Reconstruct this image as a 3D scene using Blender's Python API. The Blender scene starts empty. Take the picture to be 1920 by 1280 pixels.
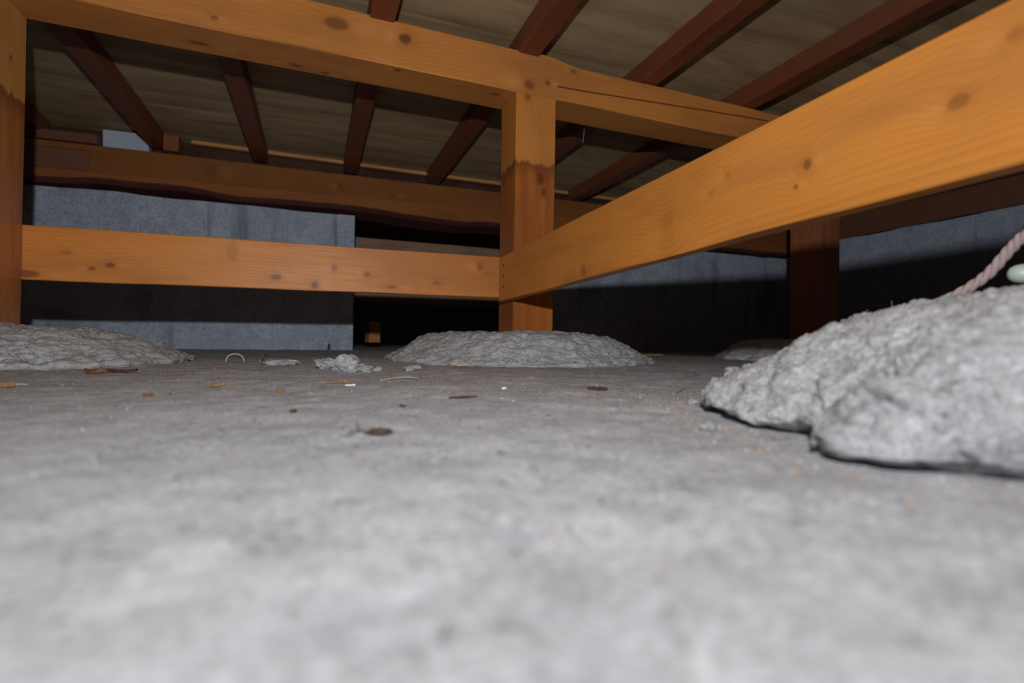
import bpy, bmesh, math, random
import numpy as np
from mathutils import Matrix, Vector

# ------------------------------------------------------------------ camera, world, light, exposure
scene = bpy.context.scene
COL = scene.collection
CAM = np.array([-.4201, -1.0099, .045])
YAW, PITCH, ROLL, FPX = .3689, .0057, .0147, 953.95
FW = np.array([math.sin(YAW)*math.cos(PITCH), math.cos(YAW)*math.cos(PITCH), math.sin(PITCH)])
_r0 = np.array([math.cos(YAW), -math.sin(YAW), 0.])
_u0 = np.cross(_r0, FW)
RT = _r0*math.cos(ROLL) + _u0*math.sin(ROLL)
UP = _u0*math.cos(ROLL) - _r0*math.sin(ROLL)

cd = bpy.data.cameras.new('camera')
cd.sensor_fit = 'HORIZONTAL'
cd.sensor_width = 36.0
cd.lens = FPX/1920*36.0
cd.clip_start = .005
cd.clip_end = 60
cd.dof.use_dof = True
cd.dof.focus_distance = .72
cd.dof.aperture_fstop = 5.2
cam = bpy.data.objects.new('camera', cd)
COL.objects.link(cam)
M = Matrix.Identity(4)
for i in range(3):
    M[i][0], M[i][1], M[i][2], M[i][3] = RT[i], UP[i], -FW[i], CAM[i]
cam.matrix_world = M
scene.camera = cam

w = bpy.data.worlds.new('world')
w.use_nodes = True
w.node_tree.nodes['Background'].inputs[0].default_value = (.80, .27, .30, 1)
w.node_tree.nodes['Background'].inputs[1].default_value = .013
scene.world = w

# the camera's flash gun: a small bright head above the lens, its beam strongest straight ahead
FLASH = CAM - FW*.05 + np.array([0, 0, .158])
ld = bpy.data.lights.new('flash', 'POINT')
ld.shadow_soft_size = .007
ld.energy = 19.5
ld.color = (.97, 1.0, 1.04)
ld.use_nodes = True
nt = ld.node_tree
fo = nt.nodes.new('ShaderNodeLightFalloff')
fo.inputs['Strength'].default_value = 1.0
tcn = nt.nodes.new('ShaderNodeTexCoord')
dotn = nt.nodes.new('ShaderNodeVectorMath')
dotn.operation = 'DOT_PRODUCT'
dotn.inputs[1].default_value = (0, 0, -1)
nt.links.new(tcn.outputs['Normal'], dotn.inputs[0])
rmp = nt.nodes.new('ShaderNodeValToRGB')
nt.links.new(dotn.outputs['Value'], rmp.inputs[0])
BEAM = [(.30, .66), (.58, .74), (.76, .86), (.90, 1.0)]      # cosine off the axis, relative strength
els = rmp.color_ramp.elements
while len(els) < len(BEAM):
    els.new(.5)
for e, (p, v) in zip(els, BEAM):
    e.position = p
    e.color = (v, v, v, 1)
mm = nt.nodes.new('ShaderNodeMath')
mm.operation = 'MULTIPLY'
nt.links.new(fo.outputs['Linear'], mm.inputs[0])
nt.links.new(rmp.outputs[0], mm.inputs[1])
nt.links.new(mm.outputs[0], nt.nodes['Emission'].inputs['Strength'])
flash = bpy.data.objects.new('flash', ld)
COL.objects.link(flash)
flash.location = Vector(FLASH)
flash.rotation_euler = Vector((.30, .945, .12)).to_track_quat('-Z', 'Y').to_euler()

scene.view_settings.view_transform = 'Standard'
scene.view_settings.look = 'None'
scene.view_settings.exposure = 0.0
scene.view_settings.gamma = 1.0
scene.view_settings.use_curve_mapping = False

# ------------------------------------------------------------------ helpers
rnd = random.Random(7)


def pix_floor(px, py):
    d = FW + RT*(px-960)/FPX - UP*(py-640)/FPX
    t = CAM[2]/(.0095 - d[2])
    p = CAM + d*t
    return p[0], p[1]


def pix_plane(px, py, ax, v):
    d = FW + RT*(px-960)/FPX - UP*(py-640)/FPX
    return CAM + d*((v-CAM[ax])/d[ax])


def _hash(ix, iy, iz, seed):
    n = (ix*374761393 + iy*668265263 + iz*2147483647 + seed*1274126177) & 0xffffffff
    n = ((n ^ (n >> 13))*1274126177) & 0xffffffff
    n = (n ^ (n >> 16)) & 0xffffffff
    n = (n*2246822519) & 0xffffffff
    n = n ^ (n >> 15)
    return (n & 0xffff)/32767.5 - 1.0


def vnoise(x, y, z=0.0, seed=0):
    x = np.asarray(x, float); y = np.asarray(y, float)
    z = np.zeros_like(x) + z
    ix, iy, iz = np.floor(x).astype(np.int64), np.floor(y).astype(np.int64), np.floor(z).astype(np.int64)
    fx, fy, fz = x-ix, y-iy, z-iz
    fx, fy, fz = [t*t*t*(t*(t*6-15)+10) for t in (fx, fy, fz)]
    out = 0
    for dx in (0, 1):
        for dy in (0, 1):
            for dz in (0, 1):
                wgt = (fx if dx else 1-fx)*(fy if dy else 1-fy)*(fz if dz else 1-fz)
                out = out + wgt*_hash(ix+dx, iy+dy, iz+dz, seed)
    return out


def fbm(x, y, z=0.0, seed=0, oct=4, gain=.5):
    a, s, f = 1.0, 0, 1.0
    for o in range(oct):
        s = s + a*vnoise(x*f, y*f, np.asarray(z)*f, seed+o*17)
        a *= gain
        f *= 2.03
    return s


def worley(x, y, seed=0):
    x = np.asarray(x, float); y = np.asarray(y, float)
    ix, iy = np.floor(x).astype(np.int64), np.floor(y).astype(np.int64)
    best = np.full(x.shape, 9.0)
    for dx in (-1, 0, 1):
        for dy in (-1, 0, 1):
            cx = ix+dx+.5+.5*_hash(ix+dx, iy+dy, ix*0+1, seed)
            cy = iy+dy+.5+.5*_hash(ix+dx, iy+dy, ix*0+2, seed)
            best = np.minimum(best, (cx-x)**2+(cy-y)**2)
    return np.sqrt(best)


def floor_h(x, y):
    x = np.asarray(x, float); y = np.asarray(y, float)
    d = (x-CAM[0])*FW[0] + (y-CAM[1])*FW[1]
    h = .0095*np.maximum(d, 0)
    h = h + .0016*fbm(x*9, y*9, 0, 3, 3) + .0009*fbm(x*45, y*45, 0, 5, 3)
    h = h + .0012*np.clip(.25-worley(x*26, y*26, 9), 0, 1)*4*(vnoise(x*5, y*5, 0, 8) > .05)
    return h


def add(name, me, mat=None, parent=None, label=None, cat=None, group=None, kind=None):
    o = bpy.data.objects.new(name, me)
    COL.objects.link(o)
    if mat is not None and me is not None:
        if len(me.materials) == 0:
            me.materials.append(mat)
    if parent is not None:
        o.parent = parent
    if label: o['label'] = label
    if cat: o['category'] = cat
    if group: o['group'] = group
    if kind: o['kind'] = kind
    return o


def mesh_from(verts, faces, smooth=False, name='mesh'):
    me = bpy.data.meshes.new(name)
    me.from_pydata([tuple(v) for v in verts], [], faces)
    me.update()
    if smooth:
        me.polygons.foreach_set('use_smooth', [True]*len(me.polygons))
    return me


def grid_mesh(V, nu, nv, wrap=False, smooth=True, name='mesh'):
    """V: (nu*nv,3) array, index u*nv+v; wrap closes u."""
    me = bpy.data.meshes.new(name)
    uu = np.arange(nu if wrap else nu-1)
    vv = np.arange(nv-1)
    A, B = np.meshgrid(uu, vv, indexing='ij')
    A2 = (A+1) % nu
    F = np.stack([A*nv+B, A2*nv+B, A2*nv+B+1, A*nv+B+1], -1).reshape(-1, 4)
    me.vertices.add(len(V))
    me.vertices.foreach_set('co', np.ascontiguousarray(V, dtype=np.float32).ravel())
    me.loops.add(F.size)
    me.loops.foreach_set('vertex_index', F.ravel().astype(np.int32))
    me.polygons.add(len(F))
    me.polygons.foreach_set('loop_start', np.arange(0, F.size, 4, dtype=np.int32))
    me.polygons.foreach_set('loop_total', np.full(len(F), 4, dtype=np.int32))
    me.update(calc_edges=True)
    me.validate()
    if smooth:
        me.polygons.foreach_set('use_smooth', [True]*len(me.polygons))
    return me


# ------------------------------------------------------------------ material node helper
class NB:
    def __init__(s, name):
        s.mat = bpy.data.materials.new(name)
        s.mat.use_nodes = True
        s.nt = s.mat.node_tree
        s.b = s.nt.nodes['Principled BSDF']
        s.tc = s.nt.nodes.new('ShaderNodeTexCoord')

    def lk(s, a, inp):
        if isinstance(a, (int, float)):
            inp.default_value = a
        elif isinstance(a, (tuple, list)):
            inp.default_value = tuple(a) + ((1,) if len(a) == 3 and inp.type == 'RGBA' else ())
        else:
            s.nt.links.new(a, inp)

    def m(s, op, a, b=None, c=None, clamp=False):
        n = s.nt.nodes.new('ShaderNodeMath')
        n.operation = op
        n.use_clamp = clamp
        s.lk(a, n.inputs[0])
        if b is not None: s.lk(b, n.inputs[1])
        if c is not None: s.lk(c, n.inputs[2])
        return n.outputs[0]

    def scl(s, v, k):
        n = s.nt.nodes.new('ShaderNodeVectorMath')
        n.operation = 'MULTIPLY'
        s.lk(v, n.inputs[0]); s.lk(k, n.inputs[1])
        return n.outputs[0]

    def off(s, v, k):
        n = s.nt.nodes.new('ShaderNodeVectorMath')
        n.operation = 'ADD'
        s.lk(v, n.inputs[0]); s.lk(k, n.inputs[1])
        return n.outputs[0]

    def noise(s, v, scale=1, detail=3, rough=.5, dist=0):
        n = s.nt.nodes.new('ShaderNodeTexNoise')
        s.lk(v, n.inputs['Vector'])
        n.inputs['Scale'].default_value = scale
        n.inputs['Detail'].default_value = detail
        n.inputs['Roughness'].default_value = rough
        n.inputs['Distortion'].default_value = dist
        return n.outputs['Fac']

    def voro(s, v, scale=1, feature='F1', out='Distance', rnd_=1):
        n = s.nt.nodes.new('ShaderNodeTexVoronoi')
        n.feature = feature
        s.lk(v, n.inputs['Vector'])
        n.inputs['Scale'].default_value = scale
        n.inputs['Randomness'].default_value = rnd_
        return n.outputs[out]

    def ramp(s, fac, stops, interp='LINEAR'):
        n = s.nt.nodes.new('ShaderNodeValToRGB')
        n.color_ramp.interpolation = interp
        e = n.color_ramp.elements
        while len(e) < len(stops): e.new(.5)
        for q, (p, c) in zip(e, stops):
            q.position = p
            q.color = (c, c, c, 1) if isinstance(c, (int, float)) else tuple(c)+(1,)
        s.lk(fac, n.inputs[0])
        return n.outputs[0]

    def mix(s, f, a, b, mode='MIX'):
        n = s.nt.nodes.new('ShaderNodeMix')
        n.data_type = 'RGBA'
        n.blend_type = mode
        n.clamp_factor = True
        s.lk(f, n.inputs[0]); s.lk(a, n.inputs[6]); s.lk(b, n.inputs[7])
        return n.outputs[2]

    def sep(s, v):
        n = s.nt.nodes.new('ShaderNodeSeparateXYZ')
        s.lk(v, n.inputs[0])
        return n.outputs

    def sstep(s, v, a, b):
        n = s.nt.nodes.new('ShaderNodeMapRange')
        n.interpolation_type = 'SMOOTHSTEP'
        s.lk(v, n.inputs[0])
        n.inputs[1].default_value, n.inputs[2].default_value = a, b
        n.inputs[3].default_value, n.inputs[4].default_value = 0, 1
        return n.outputs[0]

    def bump(s, h, strength=.3, dist=.002, normal=None):
        n = s.nt.nodes.new('ShaderNodeBump')
        n.inputs['Strength'].default_value = strength
        n.inputs['Distance'].default_value = dist
        s.lk(h, n.inputs['Height'])
        if normal is not None: s.lk(normal, n.inputs['Normal'])
        return n.outputs[0]

    def done(s, col, rough=.7, normal=None, spec=.5):
        s.lk(col, s.b.inputs['Base Color'])
        s.lk(rough, s.b.inputs['Roughness'])
        s.b.inputs['Specular IOR Level'].default_value = spec
        if normal is not None: s.lk(normal, s.b.inputs['Normal'])
        return s.mat


def wood(name, light, dark, pith=(.02, -.09), freq=230, knots=(), knotcol=(.15, .045, .012), stain=None,
         staincol=(.55, .30, .30), rough=.5, seed=0., blot=.36, contrast=.36, cracks=(), spec=.4, fib=.35):
    """solid wood grain in the piece's own space: x along the length; knots (x, c, rx, rc, axis, depth)"""
    g = NB(name)
    v0 = g.tc.outputs['Object']
    x, y, z = g.sep(v0)
    oi = g.nt.nodes.new('ShaderNodeObjectInfo')
    rr_ = g.m('MULTIPLY', oi.outputs['Random'], 23.0)
    cmb = g.nt.nodes.new('ShaderNodeCombineXYZ')
    g.lk(rr_, cmb.inputs[0]); g.lk(rr_, cmb.inputs[1])
    v = g.off(g.off(v0, (seed*3.1, seed*.37, seed*.53)), cmb.outputs[0])
    wob = g.m('SUBTRACT', g.noise(g.scl(v, (1.3, 3.5, 3.5)), 1, 1), .5)
    wob2 = g.m('SUBTRACT', g.noise(g.scl(v, (9, 30, 30)), 1, 2), .5)
    ry = g.m('SUBTRACT', y, pith[0]); rz = g.m('SUBTRACT', z, pith[1])
    r = g.m('SQRT', g.m('ADD', g.m('MULTIPLY', ry, ry), g.m('MULTIPLY', rz, rz)))
    r = g.m('ADD', r, g.m('MULTIPLY', wob, .030))
    r = g.m('ADD', r, g.m('MULTIPLY', wob2, .0016))
    core = None; halo = None; pale = None
    for (kx, kc, rx, rc, ax, dep, side) in knots:
        dx = g.m('DIVIDE', g.m('SUBTRACT', x, kx), rx)
        dc = g.m('DIVIDE', g.m('SUBTRACT', {'y': y, 'z': z}[ax], kc), rc)
        d2 = g.m('ADD', g.m('MULTIPLY', dx, dx), g.m('MULTIPLY', dc, dc))
        d2 = g.m('ADD', d2, g.m('MULTIPLY', wob2, 2.2))
        px_ = g.m('SUBTRACT', g.m('MULTIPLY', dx, .55), 1.0 if kx*997 % 2 < 1 else -1.0)
        p2 = g.m('ADD', g.m('MULTIPLY', px_, px_), g.m('MULTIPLY', g.m('MULTIPLY', dc, dc), .5))
        pm = g.m('MULTIPLY', g.m('POWER', 2.718, g.m('MULTIPLY', p2, -1.6)), dep*.5)
        pale = pm if pale is None else g.m('MAXIMUM', pale, pm)
        wide = g.m('POWER', 2.718, g.m('MULTIPLY', d2, -.10))
        r = g.m('ADD', r, g.m('MULTIPLY', wide, .011))
        cm = g.m('MULTIPLY', g.m('SUBTRACT', 1, g.sstep(d2, .1, 1.3)), dep*.9)
        hm = g.m('MULTIPLY', g.m('POWER', 2.718, g.m('MULTIPLY', d2, -.28)), min(dep, 1)*.5)
        if side:
            on = g.m('GREATER_THAN', g.m('MULTIPLY', {'y': z, 'z': y}[ax], side), 0.0)
            cm = g.m('MULTIPLY', cm, on); hm = g.m('MULTIPLY', hm, on)
        core = cm if core is None else g.m('MAXIMUM', core, cm)
        halo = hm if halo is None else g.m('MAXIMUM', halo, hm)
    band = g.m('FRACT', g.m('MULTIPLY', r, freq))
    band = g.ramp(band, [(0, .1), (.55, .35), (.86, 1.0), (1.0, .1)])
    fibre = g.noise(g.scl(v, (10, 420, 420)), 1, 3, .6)
    fine = g.noise(g.scl(v, (26, 900, 900)), 1, 2, .6)
    big = g.noise(g.scl(v, (5, 20, 20)), 1, 3, .55)
    f = g.m('ADD', g.m('MULTIPLY', band, contrast), g.m('MULTIPLY', g.m('SUBTRACT', fibre, .5), fib*1.6))
    f = g.m('ADD', f, g.m('MULTIPLY', g.m('SUBTRACT', big, .5), blot*3), clamp=True)
    col = g.mix(f, light, dark)
    col = g.mix(g.m('MULTIPLY', g.sstep(g.noise(g.scl(v, (3, 11, 11)), 1, 4, .6), .46, .66), .45),
                col, g.mix(.5, dark, (.22, .10, .06)))
    if core is not None:
        col = g.mix(pale, col, tuple(min(1, t*1.2+.06) for t in light))
        col = g.mix(halo, col, g.mix(.45, dark, knotcol))
        col = g.mix(core, col, knotcol)
    for (cx0, cz0, cx1, cz1, wd) in cracks:
        t = g.m('DIVIDE', g.m('SUBTRACT', x, cx0), cx1-cx0)
        lz = g.m('ADD', g.m('MULTIPLY', t, cz1-cz0), cz0)
        lz = g.m('ADD', lz, g.m('MULTIPLY', wob, .012))
        dd = g.m('ABSOLUTE', g.m('SUBTRACT', z, lz))
        inside = g.m('MULTIPLY', g.m('GREATER_THAN', t, 0), g.m('LESS_THAN', t, 1))
        cmask = g.m('MULTIPLY', g.m('SUBTRACT', 1, g.sstep(dd, wd*.4, wd)), inside)
        col = g.mix(g.m('MULTIPLY', cmask, .85), col, (.05, .02, .008))
    if stain is not None:
        geo = g.nt.nodes.new('ShaderNodeNewGeometry')
        pz = g.sep(geo.outputs['Position'])[2]
        nz = g.noise(g.scl(geo.outputs['Position'], (55, 55, 14)), 1, 4, .6)
        lev = g.m('ADD', pz, g.m('MULTIPLY', g.m('SUBTRACT', nz, .5), .05))
        sm = g.m('SUBTRACT', 1, g.sstep(lev, stain-.004, stain+.004))
        band2 = g.m('MULTIPLY', g.sstep(lev, stain-.035, stain-.002), sm)
        streak = g.noise(g.scl(v, (3, 60, 60)), 1, 3, .6)
        col2 = g.mix(g.m('ADD', .45, g.m('MULTIPLY', g.m('SUBTRACT', streak, .5), 1.2), clamp=True), col,
                     g.mix(1, col, staincol, 'MULTIPLY'))
        col = g.mix(sm, col, g.mix(.25, col2, g.mix(1, col2, staincol, 'MULTIPLY')))
        col = g.mix(g.m('MULTIPLY', band2, .5), col, (.10, .035, .015))
    hgt = g.m('ADD', g.m('MULTIPLY', band, .5), g.m('MULTIPLY', fine, .6))
    nrm = g.bump(hgt, .22, .0006)
    rg = g.m('ADD', rough, g.m('MULTIPLY', g.m('SUBTRACT', fibre, .5), .25))
    if stain is not None:
        rg = g.m('SUBTRACT', rg, g.m('MULTIPLY', sm, .17))
    return g.done(col, rg, nrm, spec)


def concrete(name, a, b, c, scale=1.0, bumpd=.002, speck=.5, coord='Object', streak=0.):
    g = NB(name)
    v = g.tc.outputs[coord]
    big = g.noise(v, 5*scale, 5, .6)
    mid = g.noise(v, 38*scale, 5, .62)
    fine = g.noise(v, 260*scale, 4, .65)
    f = g.ramp(g.m('ADD', g.m('MULTIPLY', big, .35), g.m('MULTIPLY', mid, .65)), [(.38, 0), (.62, 1)])
    col = g.mix(f, a, b)
    col = g.mix(g.ramp(fine, [(.46, 0), (.72, .75)]), col, c)
    sp = g.noise(g.off(v, (5, 8, 1)), 420*scale, 3, .7)
    col = g.mix(g.ramp(sp, [(.55, 0), (.66, .75)]), col, tuple(t*.5 for t in a))
    col = g.mix(g.ramp(sp, [(.31, .75), (.43, 0)]), col, tuple(min(1, t*1.4) for t in b))
    fl = g.noise(g.off(v, (2, 3, 9)), 150*scale, 3, .6)
    col = g.mix(g.ramp(fl, [(.58, 0), (.66, .35)]), col, tuple(min(1, t*1.25) for t in b))
    col = g.mix(g.ramp(fl, [(.34, .4), (.42, 0)]), col, tuple(t*.7 for t in a))
    dk = g.ramp(g.noise(g.off(v, (3, 1, 7)), 85*scale, 4, .7), [(.61, 0), (.70, speck)])
    col = g.mix(dk, col, tuple(t*.45 for t in a))
    lt = g.ramp(g.noise(g.off(v, (9, 4, 2)), 120*scale, 3, .6), [(.66, 0), (.74, speck)])
    col = g.mix(lt, col, tuple(min(1, t*1.45) for t in c))
    if streak:
        s1 = g.noise(g.scl(v, (16, 16, 1.1)), 1, 4, .65)
        col = g.mix(g.m('MULTIPLY', g.sstep(s1, .55, .74), streak), col, tuple(t*.5 for t in a))
        s2 = g.noise(g.scl(v, (4, 4, 3)), 1, 3, .6)
        col = g.mix(g.m('MULTIPLY', g.sstep(s2, .58, .66), streak*.7), col, tuple(t*.62 for t in a))
    h = g.m('ADD', g.m('MULTIPLY', mid, .8), g.m('MULTIPLY', fine, .45))
    return g.done(col, .9, g.bump(h, .7, bumpd), .2)


def plain(name, col, rough=.7, var=.25, scale=60, spec=.3, bumpd=.0005):
    g = NB(name)
    n = g.noise(g.tc.outputs['Object'], scale, 4, .6)
    c = g.mix(n, tuple(t*(1-var) for t in col), tuple(min(1, t*(1+var)) for t in col))
    return g.done(c, rough, g.bump(n, .5, bumpd), spec)


# ------------------------------------------------------------------ materials
L1, D1 = (.58, .225, .040), (.40, .135, .020)
m_floor = concrete('floor_concrete', (.325, .33, .343), (.505, .51, .524), (.39, .394, .405), 1.0, .0024, .9)
m_mortar = concrete('rough_mortar', (.32, .325, .33), (.54, .545, .55), (.43, .43, .43), 1.3, .004, .9)
m_wall = concrete('foundation_concrete', (.27, .30, .36), (.385, .42, .49), (.33, .365, .43), .5, .0012, .25, streak=.8)
m_joist = wood('dark_stained_joist', (.178, .049, .018), (.085, .022, .009), freq=260, rough=.55, seed=2.2, contrast=.36)
m_plank = wood('pale_subfloor_board', (.40, .285, .155), (.225, .145, .07), pith=(.0, -.5), freq=60, rough=.75, seed=5.3, blot=.55, contrast=.6, fib=.8)
m_sill = wood('sill_timber', (.225, .082, .020), (.115, .036, .009), freq=200, rough=.7, spec=.15, seed=6.1,
              knots=[(.75, .0, .014, .008, 'z', .9, 0), (.62, -.03, .02, .006, 'z', .8, 0), (.69, -.032, .012, .006, 'z', .9, 0),
                     (1.12, .005, .022, .02, 'z', .45, 0), (1.5, .0, .01, .009, 'z', .9, 0), (1.68, -.01, .01, .006, 'z', .8, 0)])
m_sill2 = wood('waney_sill_strip', (.27, .092, .022), (.13, .036, .010), freq=180, rough=.7, spec=.15, seed=8.1)
m_dark = wood('dark_old_timber', (.16, .06, .03), (.08, .028, .014), freq=210, rough=.65, seed=9.4)
m_bark = plain('reddish_bark_edge', (.10, .028, .022), .8, .4, 40)
m_end = wood('dark_gap_shade', (.055, .028, .018), (.03, .014, .009), freq=200, rough=.8, seed=1.9, spec=.1)  # near-black colour stands in for the darkness of the gap above the sill
m_batten = wood('pale_orange_batten', (.52, .24, .08), (.33, .13, .04), freq=240, rough=.6, seed=4.4)
m_far = wood('grey_brown_timber', (.36, .22, .13), (.22, .12, .065), freq=180, rough=.7, seed=3.7)
m_nail = plain('dark_iron_nail', (.05, .035, .03), .5, .3, 400, .5)
m_leaf = plain('dry_dark_leaf', (.095, .06, .045), .7, .4, 300)
m_chip_dark = plain('dark_brown_chip', (.075, .03, .022), .7, .4, 300)
m_chip_red = plain('reddish_bark_chip', (.24, .085, .03), .7, .4, 250)
m_chip_or = plain('orange_wood_chip', (.31, .165, .075), .7, .3, 250)
m_straw = plain('pale_straw', (.42, .33, .20), .6, .3, 200)
m_white = plain('white_flake', (.75, .74, .74), .5, .15, 200)
m_fibre = plain('pale_fibre', (.48, .42, .36), .6, .2, 300)
m_wire = plain('thin_grey_wire', (.42, .42, .44), .35, .15, 200, .6)
m_rope = plain('pinkish_beige_rope', (.46, .35, .33), .85, .25, 500, .2, .0008)
m_pipe = plain('pale_green_plastic', (.55, .62, .55), .4, .08, 60, .5)
m_grit_d = plain('dark_grit', (.09, .075, .07), .8, .4, 300)
m_grit_l = plain('pale_grit', (.56, .55, .55), .8, .2, 300)
m_grit_o = plain('sawdust', (.50, .30, .16), .8, .3, 300)
m_gap = plain('grey_mortar_pad', (.40, .44, .52), .85, .2, 60)


# ------------------------------------------------------------------ timber builder
def timber_mesh(L, wd, ht, seg=24, ch=.0022, wob=.0006, seed=0, top=None, bot=None):
    hw, hh = wd/2, ht/2
    ring = [(-hw+ch, -hh), (hw-ch, -hh), (hw, -hh+ch), (hw, hh-ch), (hw-ch, hh), (-hw+ch, hh), (-hw, hh-ch), (-hw, -hh+ch)]
    xs = np.linspace(0, L, seg+1)
    V = []
    for i, x in enumerate(xs):
        for j, (a, b) in enumerate(ring):
            n1 = float(vnoise(x*9, j*3.7, seed*1.3, 11))*wob
            n2 = float(vnoise(x*9, j*3.7+50, seed*1.3, 12))*wob
            bb = b+n2
            if top is not None and b > 0: bb += top(x)
            if bot is not None and b < 0: bb += bot(x)
            V.append((x, a+n1, bb))
    F = []
    for i in range(seg):
        for j in range(8):
            a = i*8+j; b = i*8+(j+1) % 8
            F.append((a, b, b+8, a+8))
    F.append(tuple(range(7, -1, -1)))
    F.append(tuple(seg*8+j for j in range(8)))
    # x forward, y left, z up: flip so that the normals face out
    F = [tuple(reversed(f)) for f in F]
    me = mesh_from(V, F)
    bm = bmesh.new(); bm.from_mesh(me)
    bmesh.ops.recalc_face_normals(bm, faces=bm.faces)
    bm.to_mesh(me); bm.free()
    return me


def frame(p0, p1, up):
    p0, p1, up = Vector(p0), Vector(p1), Vector(up)
    x = (p1-p0).normalized()
    y = up.cross(x).normalized()
    z = x.cross(y)
    m = Matrix.Identity(4)
    for i in range(3):
        m[i][0], m[i][1], m[i][2], m[i][3] = x[i], y[i], z[i], p0[i]
    return m, (p1-p0).length


def timber(name, p0, p1, wd, ht, mat, up=(0, 0, 1), label=None, cat=None, group=None, parent=None, kind=None, **kw):
    m, L = frame(p0, p1, up)
    o = add(name, timber_mesh(L, wd, ht, **kw), mat, None, label, cat, group, kind)
    o.matrix_world = m
    if parent is not None:
        o.parent = parent
        o.matrix_parent_inverse = parent.matrix_world.inverted()
    return o


HB, HT = .560, .642          # underside and top of the floor beam
ZC = .687                    # underside of the subfloor boards
YW, XW = .82, 1.76           # inner faces of the foundation walls

# ------------------------------------------------------------------ floor
def axis(lo, hi, dlo, dhi, fine, coarse):
    a = np.arange(dlo, dhi, fine)
    left = np.arange(lo, dlo, coarse); right = np.arange(dhi, hi+coarse, coarse)
    return np.concatenate([left, a, right])


gx = axis(-1.9, 2.0, -1.0, .35, .005, .03)
gy = axis(-1.9, 2.6, -1.0, .15, .005, .03)
GX, GY = np.meshgrid(gx, gy, indexing='ij')
V = np.stack([GX.ravel(), GY.ravel(), floor_h(GX.ravel(), GY.ravel())], -1)
floor = add('floor', grid_mesh(V, len(gx), len(gy)), m_floor, kind='structure',
            label='dusty rough grey concrete floor slab of the crawl space', cat='floor')

# ------------------------------------------------------------------ subfloor boards overhead
ceiling = add('ceiling', None, kind='structure', label='pale rough subfloor boards overhead across the joists', cat='ceiling')
ye = [-1.85, -1.55, -1.25, -.95, -.62, -.30, -.015, .30, .64, .905, 1.25, 1.60, 1.95, 2.30, 2.62]
for i in range(len(ye)-1):
    y0, y1 = ye[i]+.0003, ye[i+1]-.0003
    o = add('board', timber_mesh(3.75, y1-y0, .012, 30, .0003, .0006, seed=i), m_plank, ceiling)
    o.location = (-1.9 - .21*(i % 3)*0, (y0+y1)/2, ZC+.006)
# ------------------------------------------------------------------ foundation walls
def wall_mesh(p0, p1, th, z0, z1, n=80, seed=0):
    p0, p1 = np.array(p0, float), np.array(p1, float)
    L = np.linalg.norm(p1-p0); d = (p1-p0)/L; nrm = np.array([-d[1], d[0]])
    nz = 16
    V = []; F = []
    t = np.linspace(0, 1, n)
    zz = np.linspace(z0, z1, nz)
    for side in (0, 1):
        for a in t:
            for k, b in enumerate(zz):
                q = p0 + d*L*a + nrm*th*side
                o = float(vnoise(a*L*6, b*6, side*9., seed))*.0015
                zt = b + (float(vnoise(a*L*14, 3., 1., seed+4))*.003 if k == nz-1 else 0)
                V.append((q[0]+nrm[0]*o, q[1]+nrm[1]*o, zt))
    N = n*nz
    for i in range(n-1):
        for k in range(nz-1):
            a = i*nz+k; b = (i+1)*nz+k
            F.append((a, b, b+1, a+1)); F.append((N+a, N+a+1, N+b+1, N+b))
        a = i*nz+nz-1; b = (i+1)*nz+nz-1
        F.append((a, b, N+b, N+a))
    for i in (0, n-1):
        for k in range(nz-1):
            a = i*nz+k
            F.append((a, a+1, N+a+1, N+a))
    me = mesh_from(V, F)
    bm = bmesh.new(); bm.from_mesh(me)
    bmesh.ops.recalc_face_normals(bm, faces=bm.faces)
    bm.to_mesh(me); bm.free()
    return me


wall_back = add('wall_back', None, kind='structure', label='blue grey concrete foundation wall at the far side with a square opening', cat='wall')
add('concrete_section', wall_mesh((-1.9, YW), (-.300, YW), .12, -.03, .478, 80, 3), m_wall, wall_back)
add('concrete_section', wall_mesh((.34, YW), (1.90, YW), .12, -.03, .478, 80, 5), m_wall, wall_back)
add('wall_right', wall_mesh((XW, YW), (XW, -1.9), .12, -.03, .532, 110, 7), m_wall, kind='structure',
    label='blue grey concrete foundation wall on the right behind the long rail', cat='wall')

add('wall_far', wall_mesh((-1.9, 2.5), (1.9, 2.5), .12, -.03, .70, 60, 9), m_wall, kind='structure',
    label='dark concrete wall far beyond the opening', cat='wall')
# sill timbers on the foundation
def sz(x): return .0203*(x+1.17)
sill = timber('sill_beam', (-1.85, .857, .564+sz(-1.85)), (1.74, .857, .564+sz(0.25)), .115, .088, m_sill, seg=40, wob=.001,
              label='brown sill beam with knots lying along the far foundation wall', cat='beam')
# dark face patch near the left end
timber('dark_patch', (-1.30, .7985, .551), (-1.035, .7985, .556), .004, .058, m_dark, seg=6, wob=.0005, parent=sill)


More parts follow.
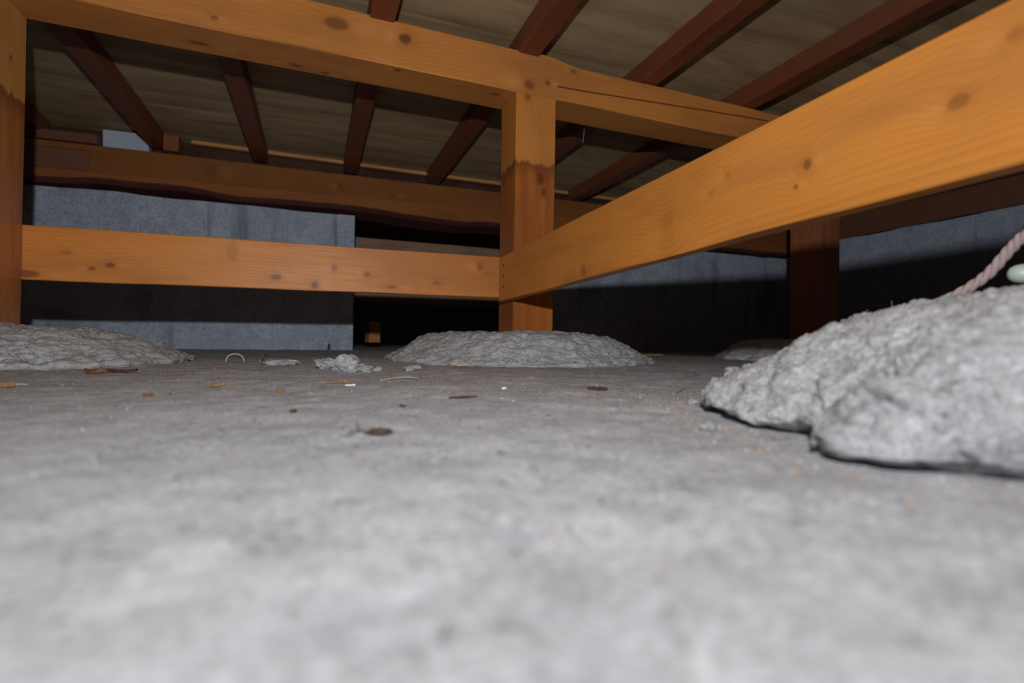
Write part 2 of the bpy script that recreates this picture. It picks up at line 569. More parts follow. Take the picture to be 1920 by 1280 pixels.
def waney(name, x0, x1, yf, yb, ztop, amp, mat, seed, label, bm_=.485):
    """strip whose lower front edge wanders like bark edge"""
    n = 140
    xs = np.linspace(x0, x1, n)
    V = []
    for x in xs:
        e = bm_ + amp*float(fbm(np.array([x*3.1]), np.array([seed*1.7]), 0., seed, 3)[0])
        zt = ztop(x)
        e = min(e, zt-.012)
        e2 = e - .004
        V += [(x, yb, zt), (x, yf, zt), (x, yf, e+.004), (x, yf+.006, e), (x, yf+.024, e2-.004), (x, yb, e2-.008)]
    F = []
    for i in range(n-1):
        for j in range(6):
            a = i*6+j; b = i*6+(j+1) % 6
            F.append((a, b, b+6, a+6))
    F.append((0, 1, 2, 3, 4, 5)); F.append(tuple((n-1)*6+5-j for j in range(6)))
    me = mesh_from(V, F)
    me.materials.append(mat); me.materials.append(m_bark)
    for i in range(n-1):
        for j in (2, 3, 4):
            me.polygons[i*6+j].material_index = 1
    bm = bmesh.new(); bm.from_mesh(me)
    bmesh.ops.recalc_face_normals(bm, faces=bm.faces)
    bm.to_mesh(me); bm.free()
    return add(name, me, None, None, label, 'strip')


waney('sill_strip', -1.8, 1.74, .795, .93, lambda x: .519+sz(min(x, .3)), .011, m_sill2, 4,
      'reddish wavy edged strip under the far sill beam', .496)
timber('sill_beam', (1.82, .79, .585), (1.82, -1.8, .585), .13, .10, m_dark, seg=30, wob=.001,
       label='dark brown sill beam on top of the right foundation wall', cat='beam')

# ------------------------------------------------------------------ joists
JX = [-1.18, -.886, -.601, -.312, -.020, .277, .573, .870, 1.165, 1.46]
JL = ['joist at the far left hidden mostly behind the left post', 'leftmost slanting dark brown joist seen under the beam beside the left post',
      'second dark brown joist from the left post under the boards', 'dark brown joist standing nearly upright in view at mid beam',
      'dark brown joist crossing the beam just above the middle post', 'dark brown joist crossing the beam first to the right of the middle post',
      'wide dark brown joist crossing the beam second to the right of the middle post', 'dark brown joist over the right post behind the long rail',
      'dark brown joist between the right post and right wall', 'dark brown joist nearest the right foundation wall']
for i, x in enumerate(JX):
    timber('floor_joist', (x, -1.7, HT+.0225), (x+rnd.uniform(-.003, .003), .875, HT+.0225-.0015), .045, .0445, m_joist, seg=26, wob=.0009,
           seed=i, label=JL[i], cat='joist', group='joists under the subfloor')

timber('gap_filler_board', (-1.85, .932, .66), (1.74, .932, .665), .018, .05, m_end, seg=20,
       label='added near-black board painted as the dark gap behind the joist ends on the far sill', cat='board')  # added filler: closes the view out and carries the gap's shade in its colour
# batten behind the joist ends and spacer bits on the sill
timber('end_batten', (-.80, .889, ZC-.0075), (1.74, .889, ZC-.0075), .02, .012, m_batten, seg=20,
       label='thin orange batten under the far end of the boards', cat='batten')
timber('spacer_block', (-.862, .842, .648), (-.822, .842, .648), .04, .05, m_sill, seg=3,
       label='small reddish wood block on the sill beside the leftmost joist', cat='block')
timber('packer_strip', (-1.30, .86, .6285), (-1.032, .86, .6335), .05, .028, m_dark, seg=6,
       label='dark flat wood packer on the far sill left of the grey pad', cat='block')
timber('mortar_pad', (-1.028, .885, .648), (-.912, .885, .650), .03, .060, m_gap, seg=5,
       label='small blue grey pad showing above the far sill beside the leftmost joist', cat='pad')

# ------------------------------------------------------------------ posts
LP, DP = (.56, .212, .040), (.39, .122, .019)
m_post = wood('post_timber', LP, DP, pith=(.06, .02), freq=160, seed=1.3, stain=.418, contrast=.36,
              knots=[(.345, -.012, .016, .010, 'y', .8, 0), (.318, -.018, .012, .008, 'y', .7, 0), (.18, -.008, .03, .007, 'y', .7, 0), (.51, .02, .01, .008, 'y', .6, 0)])
m_post_l = wood('left_post_timber', (.66, .30, .075), (.48, .19, .045), pith=(-.07, .05), freq=170, seed=3.9, stain=.418, contrast=.36,
                knots=[(.20, .02, .014, .012, 'y', .9, 0), (.43, .0, .006, .004, 'z', .7, 0)])
m_post_r = wood('right_post_timber', (.40, .17, .07), (.27, .10, .035), pith=(.05, .02), freq=170, seed=6.9, stain=.60, contrast=.36)


def post(x, y, wd, dp, zb, mat, label, seed):
    return timber('floor_post', (x, y, zb), (x, y, HB), wd, dp, mat, up=(0, -1, 0), seg=26, wob=.0007, seed=seed,
                  label=label, cat='post', group='short posts under the floor beams')


p_mid = post(0, 0, .09, .09, .045, m_post, 'middle wooden post with darker stained lower half between the two rails', 1)
p_left = post(-.91, 0, .09, .09, .045, m_post_l, 'left wooden post at the edge of view with dark stained lower part', 2)
p_right = post(.862, 0, .082, .088, .03, m_post_r, 'dark reddish post seen below the long rail by the right wall', 3)
p_near = post(0.0, -.935, .09, .09, .055, m_post, 'near wooden post out on the big rough mortar mound', 4)

# ------------------------------------------------------------------ beams
X0 = -1.45
def bx(px, py, ax='z'):
    if ax == 'z':
        q = pix_plane(px, py, 1, -.045)
        return q[0]-X0, q[2]-(HB+HT)/2
    q = pix_plane(px, py, 2, HB)
    return q[0]-X0, q[1]
kn = []
for (px, py, rx, rc, dep) in [(632, 44, .022, .012, .8), (760, 75, .012, .0115, 1.0), (993, 160, .016, .011, .9), (1027, 157, .008, .006, .8),
                              (402, 35, .005, .004, .6), (1075, 135, .008, .005, .6)]:
    a, b = bx(px, py); kn.append((a, b, rx, rc, 'z', dep, 0))
for (px, py, rx, rc, dep) in [(375, 82, .022, .006, .8), (553, 123, .012, .006, .8), (610, 138, .008, .005, .8), (745, 133, .007, .005, .9), (930, 178, .010, .006, .8)]:
    a, b = bx(px, py, 'y'); kn.append((a, b, rx, rc, 'y', dep, -1))
c0 = bx(1045, 160); c1 = bx(1440, 232)
m_beam = wood('floor_beam_timber', (.57, .218, .045), (.40, .132, .022), pith=(.01, -.12), freq=120, seed=.7, knots=kn, contrast=.36,
              cracks=[(c0[0], c0[1]-.002, c1[0], c1[1]+.004, .0024)], rough=.5)


def beam_top(x):
    X = x+X0
    t = min(1, max(0, (X-.03)/.08)); t = t*t*(3-2*t)
    return .0035*(1-t) - .004*t + (.004*max(0, 1-abs(X-.02)/.05))
beam = timber('floor_beam', (X0, 0, (HB+HT)/2), (1.04, 0, (HB+HT)/2+.003), .09, HT-HB, m_beam, seg=130, wob=.0012, top=beam_top,
              label='long knotty wooden floor beam resting on the row of posts', cat='beam')
m_beam2 = wood('near_beam_timber', L1, D1, pith=(.01, -.12), freq=120, seed=2.7)
timber('floor_beam', (X0, -.935, (HB+HT)/2), (.30, -.935, (HB+HT)/2), .09, HT-HB, m_beam2, seg=40, wob=.0012,
       label='floor beam overhead on the near post behind the big mound', cat='beam')

# ------------------------------------------------------------------ rails
RX0 = -.985
def rx_(px, py):
    q = pix_plane(px, py, 1, .045)
    return q[0]-RX0, q[2]-(.193 + .0115*q[0])
kn = []
for (px, py, rx, rc, dep) in [(48, 513, .02, .007, .8), (125, 473, .010, .005, .35), (207, 497, .008, .005, .8), (172, 503, .006, .004, .6), (437, 470, .010, .022, .22), (518, 519, .010, .006, .8),
                              (590, 535, .008, .009, .8), (627, 503, .007, .008, .6), (688, 514, .007, .006, .7), (735, 538, .012, .004, .8), (818, 530, .010, .006, .5),
                              (900, 500, .009, .012, .6), (912, 512, .010, .004, .4)]:
    a, b = rx_(px, py); kn.append((a, b, rx, rc, 'z', dep, 0))
m_rail1 = wood('left_rail_timber', (.64, .236, .044), (.44, .138, .020), pith=(.012, -.06), freq=190, seed=4.1, knots=kn, contrast=.36, rough=.47, fib=.45, spec=.33)
rail1 = timber('brace_rail', (RX0, .053, .193+.0115*RX0), (.030, .053, .193+.0115*.03), .016, .089, m_rail1, seg=40, wob=.0006, ch=.0012,
               label='orange brace rail between the left post and the middle post', cat='rail')

RY0, RY1 = -.008, -.985
ZF0, ZN0 = .180, .1945
def r2_(px, py):
    q = pix_plane(px, py, 0, -.063)
    t = RY0-q[1]
    return t, q[2]-(ZF0+(ZN0-ZF0)*t/.85)
kn = []
for (px, py, rx, rc, dep) in [(1515, 308, .0045, .0055, .75), (1493, 350, .0022, .0022, .6), (1365, 330, .004, .003, .3), (1335, 362, .004, .003, .3),
                              (1798, 190, .006, .0045, .5), (1094, 505, .008, .010, .4), (1252, 440, .012, .03, .14), (1910, 60, .007, .006, .4)]:
    a, b = r2_(px, py); kn.append((a, b, rx, rc, 'z', dep, 0))
m_rail2 = wood('right_rail_timber', (.60, .226, .040), (.40, .130, .018), pith=(.01, -.05), freq=210, seed=7.3, knots=kn, contrast=.36, rough=.47, fib=.4, spec=.35, blot=.38)
zz = lambda t: ZF0+(ZN0-ZF0)*t/.85
rail2 = add('brace_rail', None, None, None, 'long orange brace rail running from the middle post toward the right foreground', 'rail')
rail2.matrix_world = frame((-.0545, RY0, ZF0), (-.0545, RY1, zz(RY0-RY1)), (0, 0, 1))[0]
timber('plank', (-.0545, RY0, ZF0), (-.0545, RY1, zz(RY0-RY1)), .018, .0925, m_rail2, seg=50, wob=.0006, ch=.0012, parent=rail2)
for (px, py) in [(945.5, 497), (945, 516), (945.5, 537)]:
    t, b = r2_(px, py)
    me = bpy.data.meshes.new('nail')
    bm = bmesh.new()
    bmesh.ops.create_cone(bm, cap_ends=True, segments=12, radius1=.0028, radius2=.0024, depth=.004)
    bm.to_mesh(me); bm.free()
    o = add('nail', me, m_nail, rail2)
    o.rotation_euler = (math.pi/2, 0, 0)
    o.location = (t, -.0092, b)

# ------------------------------------------------------------------ mortar mounds
MHM = .035


def worley3(x, y, z, seed=0):
    ix, iy, iz = [np.floor(t).astype(np.int64) for t in (x, y, z)]
    best = np.full(x.shape, 9.0)
    for dx in (-1, 0, 1):
        for dy in (-1, 0, 1):
            for dz in (-1, 0, 1):
                a, b, c = ix+dx, iy+dy, iz+dz
                d = (a+.5+.45*_hash(a, b, c, seed)-x)**2 + (b+.5+.45*_hash(a, b, c, seed+1)-y)**2 + (c+.5+.45*_hash(a, b, c, seed+2)-z)**2
                best = np.minimum(best, d)
    return np.sqrt(best)


def mound(cx, cy, R, H, prof, seed, nth, nr, label, rough=1.0, rfun=None, jag=1.0, gap=0.0, th0=0.0):
    """prof: outline from the centre over the crest, down the side and under the rim as (radius, height) fractions"""
    th = np.linspace(0, 2*math.pi, nth, endpoint=False)
    pr = np.array(prof, float)
    seg = np.hypot(np.diff(pr[:, 0]), np.diff(pr[:, 1])*.6)
    seg[0] *= .35
    cum = np.concatenate([[0], np.cumsum(seg)])
    u = np.linspace(0, cum[-1], nr)
    rho = np.interp(u, cum, pr[:, 0]); zeta = np.interp(u, cum, pr[:, 1])
    k = np.array([1, 2, 3, 2, 1.])/9
    sm = lambda a: np.concatenate([a[:2], np.convolve(a, k, 'valid'), a[-2:]])
    for _ in range(3):
        rho, zeta = sm(rho), sm(zeta)
    base = R*np.ones_like(th) if rfun is None else rfun(th)
    c, sn = np.cos(th), np.sin(th)
    base = base*(1 + jag*(.035*fbm(c*1.6, sn*1.6, seed*.7, seed, 3) + .022*fbm(c*8, sn*8, seed*.3, seed+5, 4)))
    RR = base[:, None]*rho[None, :]
    X = cx + RR*c[:, None]; Y = cy + RR*sn[:, None]
    Zf = floor_h(X, Y)
    hm = 1 + MHM*fbm(X*5, Y*5, .0, seed+30, 2)
    Z = Zf + H*zeta[None, :]*np.where(zeta > .25, hm, 1)
    if gap:
        lift = np.clip(vnoise(c*6, sn*6, 3.3, seed+21)-.05, 0, 1)*gap
        Z = Z + lift[:, None]*np.clip((rho[None, :]-.8)*5, 0, 1)
    dr = np.gradient(R*rho); dz = np.gradient(H*zeta)
    ln = np.hypot(dr, dz)+1e-9
    nr_, nz_ = (-dz/ln)[None, :], (dr/ln)[None, :]
    nz_ = np.where(np.abs(nz_) + np.abs(nr_) < .1, 1, nz_)
    A, B, Q = X, Y, Z*1.6
    wx, wy, wz = [.010*fbm(A*26+t, B*26, Q*26, seed+40, 2) for t in (0, 31.7, 77.1)]
    A2, B2, Q2 = A+wx, B+wy, Q+wz
    disp = .0030*fbm(A*16, B*16, Q*16, seed+1, 4, .55)
    w1 = worley3(A2*30, B2*30, Q2*30, seed+2)
    disp = disp + .0030*np.clip(.62-w1, 0, 1)
    rg = np.abs(fbm(A2*20, B2*20, Q2*20, seed+3, 4, .6))
    disp = disp - .0085*np.clip(.10-rg, 0, 1)*8*np.clip(fbm(A*8, B*8, Q*8, seed+12, 2)*3, 0, 1)
    disp = disp + .0016*fbm(A*95, B*95, Q*95, seed+6, 4, .62)
    w3 = worley3(A*24, B*24, Q*24, seed+9)
    disp = disp - .006*np.clip(.27-w3, 0, 1)*4*(vnoise(A*12, B*12, Q*12, seed+10) > .2)
    amt = rough*np.clip(rho*5, 0, 1)[None, :]*np.clip(zeta*4+.5, 0, 1)[None, :]
    disp = disp*amt
    X = X + disp*nr_*c[:, None]; Y = Y + disp*nr_*sn[:, None]; Z = Z + disp*nz_
    V = np.stack([X, Y, Z], -1)
    me = grid_mesh(V.reshape(-1, 3), nth, nr, wrap=True)
    return add('mortar_mound', me, m_mortar, None, label, 'mortar mound', 'mortar mounds under the posts')


PF = [(0, 1), (.60, 1.0), (.70, .93), (.80, .68), (.90, .37), (.96, .18), (1.0, .09), (1.0, .03), (.985, -.06), (.95, -.12)]
mound(-.012, 0.015, .285, .056, PF, 11, 420, 130, 'flat topped grey mortar mound under the middle post', 1.3, gap=.003)
mound(-.91, 0.0, .285, .054, [(0, 1), (.45, 1.0), (.66, .80), (.82, .50), (.92, .26), (.97, .15), (1.0, .09), (1.0, .03), (.985, -.06), (.95, -.12)], 23, 420, 130,
      'grey mortar mound at the left edge under the left post', 1.3, gap=.003)
mound(.875, 0.0, .26, .055, PF, 37, 200, 70, 'shadowed mortar mound under the right post', 1.0)


def rf(th):
    # outline of the big mound: long on the far left side, tighter towards the camera
    a = np.degrees(th) % 360
    return np.interp(a, RFA, RFR)
RFA = [0, 45, 90, 118, 137, 144, 149, 152, 154.5, 159, 162, 165, 170, 174, 177, 180, 190, 215, 270, 320, 360]
RFR = [.25, .25, .255, .258, .253, .243, .235, .227, .220, .217, .221, .231, .237, .233, .215, .198, .180, .165, .17, .22, .25]
mound(0.0, -.915, .25, .079, [(0, 1), (.35, .95), (.60, .80), (.76, .61), (.88, .40), (.945, .265), (.985, .16), (1.0, .10), (1.0, .055), (.985, .032), (.955, .02), (.91, -.04)],
      51, 800, 300, 'big rough light grey mortar mound in the right foreground', 1.3, rfun=rf, jag=.45, gap=.006)

# ------------------------------------------------------------------ beyond the opening
timber('back_beam', (-.75, 1.62, .405), (1.2, 1.62, .40), .06, .315, m_far, seg=14, wob=.002,
       label='broad grey brown beam in the dark beyond the wall opening', cat='beam')
timber('offcut_block', (-.185, 1.30, .045), (-.185, 1.30, .135), .05, .05, m_batten, up=(.3, -1, 0), seg=3,
       label='small wood offcut standing on the floor inside the wall opening', cat='block')

# ------------------------------------------------------------------ tube helper
def tube_mesh(pts, rad, sides=8, closed_end=True, twist=0, strands=1, srad=0):
    pts = [Vector(p) for p in pts]
    n = len(pts)
    V = []; F = []
    upv = Vector((0, 0, 1))
    def ringat(i, r, off=0, ang0=0):
        t = (pts[min(i+1, n-1)]-pts[max(i-1, 0)]).normalized()
        a = t.cross(upv)
        if a.length < 1e-4: a = t.cross(Vector((1, 0, 0)))
        a.normalize(); b = a.cross(t)
        return t, a, b
    for st in (range(strands) if strands > 0 else [-3-strands]):
        base = len(V)
        for i in range(n):
            t, a, b = ringat(i, rad)
            r = rad(i/(n-1)) if callable(rad) else rad
            c = pts[i]
            if strands > 1 or strands < 0:
                ph = 2*math.pi*st/3 + twist*i
                c = c + (a*math.cos(ph)+b*math.sin(ph))*srad
            for k in range(sides):
                an = 2*math.pi*k/sides
                V.append(c + (a*math.cos(an)+b*math.sin(an))*r)
        for i in range(n-1):
            for k in range(sides):
                p = base+i*sides+k; q = base+i*sides+(k+1) % sides
                F.append((p, q, q+sides, p+sides))
        F.append(tuple(base+k for k in range(sides-1, -1, -1)))
        F.append(tuple(base+(n-1)*sides+k for k in range(sides)))
    return mesh_from(V, F, True)


def spline(ctrl, n):
    ctrl = [Vector(c) for c in ctrl]
    c = [ctrl[0]*2-ctrl[1]] + ctrl + [ctrl[-1]*2-ctrl[-2]]
    out = []
    m = len(ctrl)-1
    for i in range(n):
        u = i/(n-1)*m
        k = min(int(u), m-1); t = u-k
        a, b, d, e = c[k], c[k+1], c[k+2], c[k+3]
        out.append(.5*((2*b)+(d-a)*t+(2*a-5*b+4*d-e)*t*t+(3*b-a-3*d+e)*t**3))
    return out


# rope and pipe behind the crest of the big mound
def along(px, py, dist):
    d = FW + RT*(px-960)/FPX - UP*(py-640)/FPX
    return Vector(CAM + d*dist)
rope_pts = spline([along(1745, 574, .41), along(1800, 549, .395), along(1850, 516, .385), along(1890, 472, .375), along(1925, 436, .365), along(1990, 370, .345),
                   (.052, -.868, .215)], 150)
rope = add('rope', None, None, None, 'twisted pinkish beige rope rising from behind the big mound', 'rope')
for st in range(3):
    add('strand', tube_mesh(rope_pts, .0026, 8, strands=-3-st, twist=.21, srad=.0016), m_rope, rope)
pe = along(1888, 514, .375); pq = along(2300, 500, .32)
dv = (pq-pe).normalized()
pp = [pe+dv*t for t in (.0, .0004, .0015, .004, .0075, .012, .05, .10)]
rr = [.0006, .0025, .0045, .0062, .0071, .0074, .0074, .0074]
add('pipe_end', tube_mesh(pp, (lambda u: rr[int(round(u*7))]), 20), m_pipe, None,
    'pale green rounded plastic pipe end at the right edge', 'pipe')

# thin wire hanging behind the beam
w0 = pix_plane(1095, 228, 1, .10); w1 = pix_plane(1093, 268, 1, .10)
add('hanging_wire', tube_mesh(spline([(w0[0], .045, HB+.005), (w0[0]+.002, .075, w0[2]+.004), Vector(w0)+Vector((.003, 0, -.01)), Vector(w1)], 20), .0005, 6), m_wire, None,
    'thin pale wire hanging behind the beam right of the middle post', 'wire')

# ------------------------------------------------------------------ litter on the floor
def fh(x, y): return float(floor_h(np.array([x]), np.array([y]))[0])


def lump_obj(name, px, py, size, flat, mat, seed, label, cat, group=None, sub=3, amp=.35):
    x, y = pix_floor(px, py)
    bm = bmesh.new()
    bmesh.ops.create_icosphere(bm, subdivisions=sub, radius=size)
    for v in bm.verts:
        p = v.co.normalized()
        k = 1 + amp*float(fbm(np.array([p.x*1.9]), np.array([p.y*1.9]), np.array([p.z*1.9]), seed, 4)[0])
        v.co = p*size*k
        v.co.z *= flat
    bmesh.ops.recalc_face_normals(bm, faces=bm.faces)
    me = bpy.data.meshes.new(name); bm.to_mesh(me); bm.free()
    zmin = min(v.co.z for v in me.vertices)
    o = add(name, me, mat, None, label, cat, group)
    o.location = (x, y, fh(x, y)-zmin*.55)
    o.rotation_euler = (0, 0, seed*1.3)
    return o


def chip(name, px, py, L, W, T, yaw, mat, seed, label, cat, group=None, curl=0.0, tilt=0.0):
    x, y = pix_floor(px, py)
    r = random.Random(seed)
    n = 10
    top = []; bot = []
    for i in range(n):
        u = i/(n-1)
        half = W/2*(math.sin(math.pi*min(1, max(0, .08+.84*u)))**.6)*(.75+.5*r.random())
        cx = (u-.5)*L
        zc = curl*L*(4*(u-.5)**2) + T*.3*r.random()
        top += [(cx, -half, zc+T/2+T*.5*abs(curl)), (cx, half*r.uniform(.7, 1.1), zc+T/2)]
        bot += [(cx, -half*.95, zc-T/2), (cx, half*.9, zc-T/2)]
    V = top+bot; m = 2*n
    F = []
    for i in range(n-1):
        a = 2*i
        F += [(a, a+2, a+3, a+1), (m+a, m+a+1, m+a+3, m+a+2), (a, m+a, m+a+2, a+2), (a+1, a+3, m+a+3, m+a+1)]
    F += [(0, 1, m+1, m), (2*n-2, m+2*n-2, m+2*n-1, 2*n-1)]
    me = mesh_from(V, F)
    zmin = min(v[2] for v in V)
    o = add(name, me, mat, None, label, cat, group)
    o.location = (x, y, fh(x, y)-zmin+.0002)
    o.rotation_euler = (tilt, 0, yaw)
    return o


GL = 'crumbled mortar lumps on the floor'
lump_obj('mortar_lump', 612, 692, .015, .55, m_mortar, 3, 'left lump of the crumbled mortar heap before the far wall', 'lump', GL)
lump_obj('mortar_lump', 650, 697, .018, .62, m_mortar, 4, 'largest rough lump of the crumbled mortar heap before the far wall', 'lump', GL)
lump_obj('mortar_lump', 680, 697, .013, .45, m_mortar, 8, 'right sloping lump of the crumbled mortar heap', 'lump', GL)
lump_obj('mortar_lump', 708, 695, .006, .7, m_mortar, 9, 'tiny mortar crumb just right of the crumbled heap', 'lump', GL)
lump_obj('mortar_lump', 525, 684, .025, .22, m_mortar, 5, 'flat pale mortar patch left of the crumbled heap', 'lump', GL)
lump_obj('mortar_lump', 775, 695, .012, .42, m_mortar, 6, 'small flat mortar lump in front of the middle mound', 'lump', GL)
lump_obj('mortar_lump', 768, 708, .014, .15, m_mortar, 12, 'thin pale mortar flake below the small lump before the middle mound', 'lump', GL)
lump_obj('mortar_lump', 1330, 804, .0035, .6, m_mortar, 7, 'pale crumb lying before the left tip of the big mound', 'lump', GL)
lump_obj('mortar_lump', 1300, 757, .004, .5, m_mortar, 10, 'pale crumb at the left tip of the big mound', 'lump', GL)

GC = 'wood chips scattered on the floor'
lf = add('dry_leaf', None, None, None, 'dark curled dry leaf with a forked stalk on the floor', 'leaf')
bl = lump_obj('blade', 710, 811, .0062, .30, m_leaf, 3, None, None, sub=3, amp=.22)
for v_ in bl.data.vertices:
    v_.co.y *= .62 + .25*v_.co.x/.0062
bl.rotation_euler = (0, 0, 0)
lf.location = bl.location; lf.rotation_euler = (0, 0, -.2)
bl.location = (0, 0, 0); bl.parent = lf
lp = [(-.006, 0, .0010), (-.009, .0006, .0008), (-.0105, -.0006, .0004), (-.0135, -.002, .0004)]
add('stalk', tube_mesh(spline(lp, 10), .0004, 6), m_leaf, lf)
add('stalk', tube_mesh(spline([(-.009, .0006, .0008), (-.0098, .002, .002), (-.0105, .003, .004)], 8), .0004, 6), m_leaf, lf)
chip('wood_chip', 1120, 732, .018, .006, .0022, -.25, m_chip_dark, 5, 'dark brown splinter of wood on the open floor below the middle mound', 'chip', GC)
chip('wood_chip', 180, 703, .022, .009, .003, -.3, m_chip_red, 6, 'reddish bark chip at the foot of the left mound', 'chip', GC, .08)
chip('wood_chip', 228, 700, .030, .009, .003, -.1, m_chip_dark, 7, 'dark curled bark chip right beside the reddish one by the left mound', 'chip', GC, .06)
chip('wood_chip', 8, 724, .012, .007, .004, .4, m_chip_or, 8, 'orange chip at the very left edge of the floor', 'chip', GC)
chip('wood_chip', 412, 722, .013, .006, .003, .3, m_chip_or, 9, 'orange brown chip on the floor midway between left mound and leaf', 'chip', GC)
chip('wood_chip', 525, 730, .006, .005, .0025, .2, m_chip_or, 10, 'small orange chip left of the straws', 'chip', GC)
chip('white_flake', 945, 729, .0045, .003, .002, .1, m_white, 11, 'tiny white flake on the floor before the middle mound', 'flake')
chip('white_flake', 657, 725, .009, .003, .0016, -.3, m_white, 12, 'thin white sliver on the floor beside the straws', 'flake')
chip('wood_chip', 1226, 667, .06, .012, .004, -.2, m_chip_or, 13, 'orange sliver at the right foot of the middle mound', 'chip', GC)
chip('wood_chip', 875, 690, .045, .008, .002, -.35, m_chip_red, 14, 'reddish twig lying along the front of the middle mound', 'chip', GC)
chip('wood_chip', 868, 747, .022, .003, .0012, .1, m_chip_dark, 15, 'thin black splinter on the mid floor left of the brown splinter', 'chip', GC)
chip('wood_chip', 278, 740, .007, .004, .002, .2, m_chip_red, 16, 'small red brown chip on the floor in front of the left mound', 'chip', GC)
chip('wood_chip', 550, 774, .004, .002, .0015, .2, m_chip_dark, 17, 'tiny brown crumb left of the dry leaf', 'chip', GC)
chip('wood_chip', 755, 767, .004, .002, .0015, -.2, m_chip_dark, 18, 'tiny dark crumb right of and behind the dry leaf', 'chip', GC)


def straw(px0, py0, px1, py1, h, rad, mat, label, name='straw', group=None):
    a = pix_floor(px0, py0); b = pix_floor(px1, py1)
    c = ((a[0]+b[0])/2, (a[1]+b[1])/2)
    pts = spline([(a[0], a[1], fh(*a)+rad*1.0), (c[0], c[1], fh(*c)+h), (b[0], b[1], fh(*b)+rad*1.0)], 14)
    return add(name, tube_mesh(pts, rad, 6), mat, None, label, 'straw', group)


GS = 'straws and fibres on the floor'
fa = pix_floor(424, 682); fb = pix_floor(457, 682)
fz = fh(*fa)
arc = [(fa[0]+(fb[0]-fa[0])*(.5-.5*math.cos(math.pi*t)*(1+.15*math.sin(math.pi*t))), fa[1]+(fb[1]-fa[1])*t, fz+.0012+.015*math.sin(math.pi*t)**.8) for t in np.linspace(0, 1, 18)]
add('curled_fibre', tube_mesh(arc, .0012, 6), m_fibre, None, 'pale curled fibre arching up before the far wall', 'straw', GS)
straw(487, 679, 500, 668, .008, .0012, m_fibre, 'short pale straw standing up near the curled fibre', 'straw', GS)
straw(608, 718, 660, 717, .0015, .0009, m_chip_or, 'thin orange straw lying below the crumbled mortar heap', 'straw', GS)
straw(712, 713, 790, 709, .0016, .0010, m_straw, 'long thin straw lying right of the crumbled mortar heap', 'straw', GS)
straw(18, 722, 52, 720, .0015, .0007, m_fibre, 'pale straw beside the orange chip at the left edge', 'straw', GS)
straw(98, 719, 118, 722, .0015, .0007, m_fibre, 'short pale straw before the left mound', 'straw', GS)
straw(1262, 736, 1285, 727, .0018, .0006, m_fibre, 'thin pale fibre on the floor left of the big mound', 'straw', GS)
q = pix_plane(617, 655, 1, YW-.006)
chip('wood_peg', 617, 655, .020, .008, .006, 0, m_chip_dark, 21, 'small brown peg standing against the foot of the far wall', 'peg')
bpy.data.objects['wood_peg'].rotation_euler = (0, -math.pi/2, .3)
bpy.data.objects['wood_peg'].location = (q[0], YW-.010, fh(q[0], YW-.01)+.0095)

# loose grit and sawdust, too fine to count
def grit(name, kinds, seed, label):
    r = random.Random(seed)
    V = []; F = []; MI = []; mats = []
    for (n, mat, region, smin, smax) in kinds:
        if mat not in mats: mats.append(mat)
        mi = mats.index(mat)
        P = [region(r) for _ in range(n)]
        P = [p for p in P if all(math.hypot(p[0]-a, p[1]-b) > c for a, b, c in ((-.012, .015, .26), (-.91, 0, .26), (.875, 0, .24), (0, -.915, .17)))]
        hs = floor_h(np.array([p[0] for p in P]), np.array([p[1] for p in P]))
        for (x, y), h in zip(P, hs):
            s = smin+(smax-smin)*r.random()**3
            b = len(V)
            a0 = r.random()*6.28; el = r.uniform(.5, 1.0)
            for k in range(4):
                a = a0+k*math.pi/2+r.uniform(-.4, .4)
                V.append((x+math.cos(a)*s, y+math.sin(a)*s*el, h-.0002))
            V.append((x+r.uniform(-.3, .3)*s, y+r.uniform(-.3, .3)*s, h+s*r.uniform(.3, .7)))
            F += [(b, b+1, b+4), (b+1, b+2, b+4), (b+2, b+3, b+4), (b+3, b, b+4)]
            MI += [mi]*4
    me = mesh_from(V, F)
    for m in mats: me.materials.append(m)
    me.polygons.foreach_set('material_index', MI)
    return add(name, me, None, None, label, 'grit', kind='stuff')


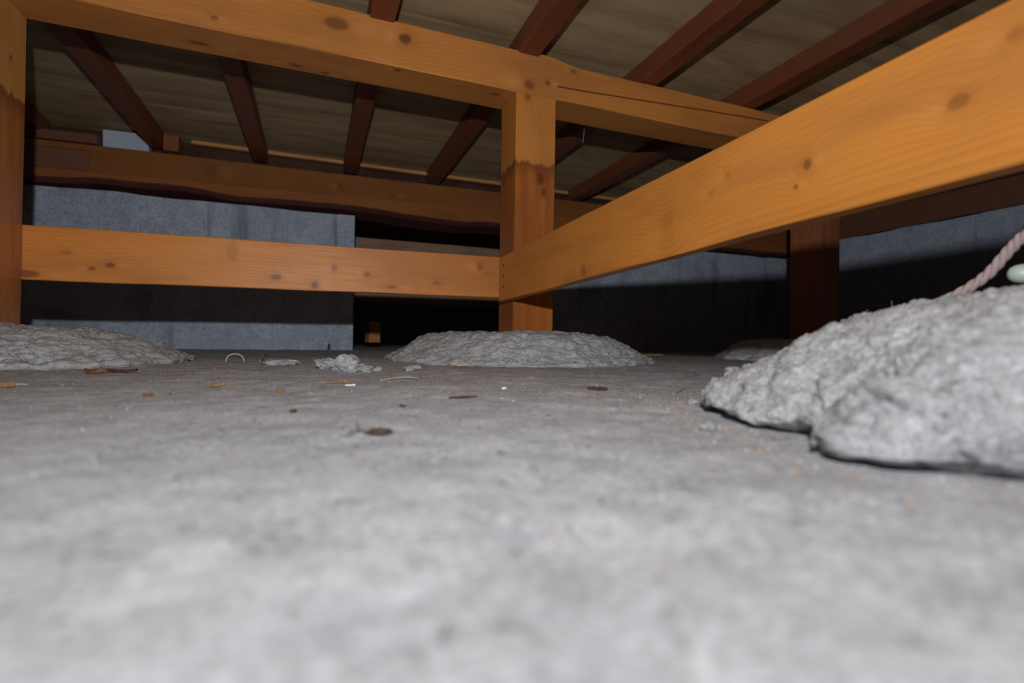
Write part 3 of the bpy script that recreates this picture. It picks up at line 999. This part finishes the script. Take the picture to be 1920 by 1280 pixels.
def reg_view(r):
    d = .10+1.5*r.random()**1.3
    s = r.uniform(-1.02, .62)
    p = CAM + FW*d + RT*d*s
    return (p[0], p[1])


def reg_mound(r):
    a = math.radians(r.uniform(95, 235))
    R0 = float(rf(np.array([a]))[0])
    R1 = R0 + .004 + abs(r.gauss(0, .022))
    return (math.cos(a)*R1, -.915+math.sin(a)*R1)


def reg_mid(r):
    d = .38+.75*r.random()
    s = r.uniform(-1.02, .42)
    p = CAM + FW*d + RT*d*s
    return (p[0], p[1])


grit('floor_grit', [(900, m_grit_d, reg_view, .0003, .0015), (2200, m_grit_d, reg_mid, .0003, .0012), (900, m_grit_l, reg_view, .0003, .0014),
                    (2200, m_grit_l, reg_mid, .0003, .0011), (300, m_grit_o, reg_view, .0003, .0013), (300, m_grit_o, reg_mid, .0003, .0013),
                    (600, m_grit_o, reg_mound, .0003, .0016), (200, m_grit_l, reg_mound, .0004, .0018)], 1,
     'fine dark, pale and brown grit scattered over the concrete floor')

# lint on the crest of the big mound
deps = bpy.context.evaluated_depsgraph_get()
mb = [o for o in bpy.data.objects if o.name.startswith('mortar_mound') and 'big rough' in o.get('label', '')][0]
r = random.Random(5)
nv = len(mb.data.vertices)
V = []; F = []
for _ in range(700):
    v = mb.data.vertices[r.randrange(nv)]
    if v.co.z < .035: continue
    p = v.co.copy(); n = v.normal
    d = Vector((r.gauss(0, 1), r.gauss(0, 1), r.gauss(0, .5))).normalized()
    L = r.uniform(.0015, .0055)
    if r.random() < .03: L = .008
    pts = spline([p-n*.0003, p+d*L*.4+n*L*.3, p+d*L*.8+n*L*(.1+.5*r.random()), p+d*L+Vector((r.gauss(0, .3), r.gauss(0, .3), .2))*L], 7)
    me = tube_mesh(pts, .00012, 3)
    b = len(V)
    V += [tuple(q.co) for q in me.vertices]
    F += [tuple(b+i for i in q.vertices) for q in me.polygons]
    bpy.data.meshes.remove(me)
add('lint', mesh_from(V, F), m_fibre, mb, 'fine pale lint clinging to the mortar', None, kind='stuff')
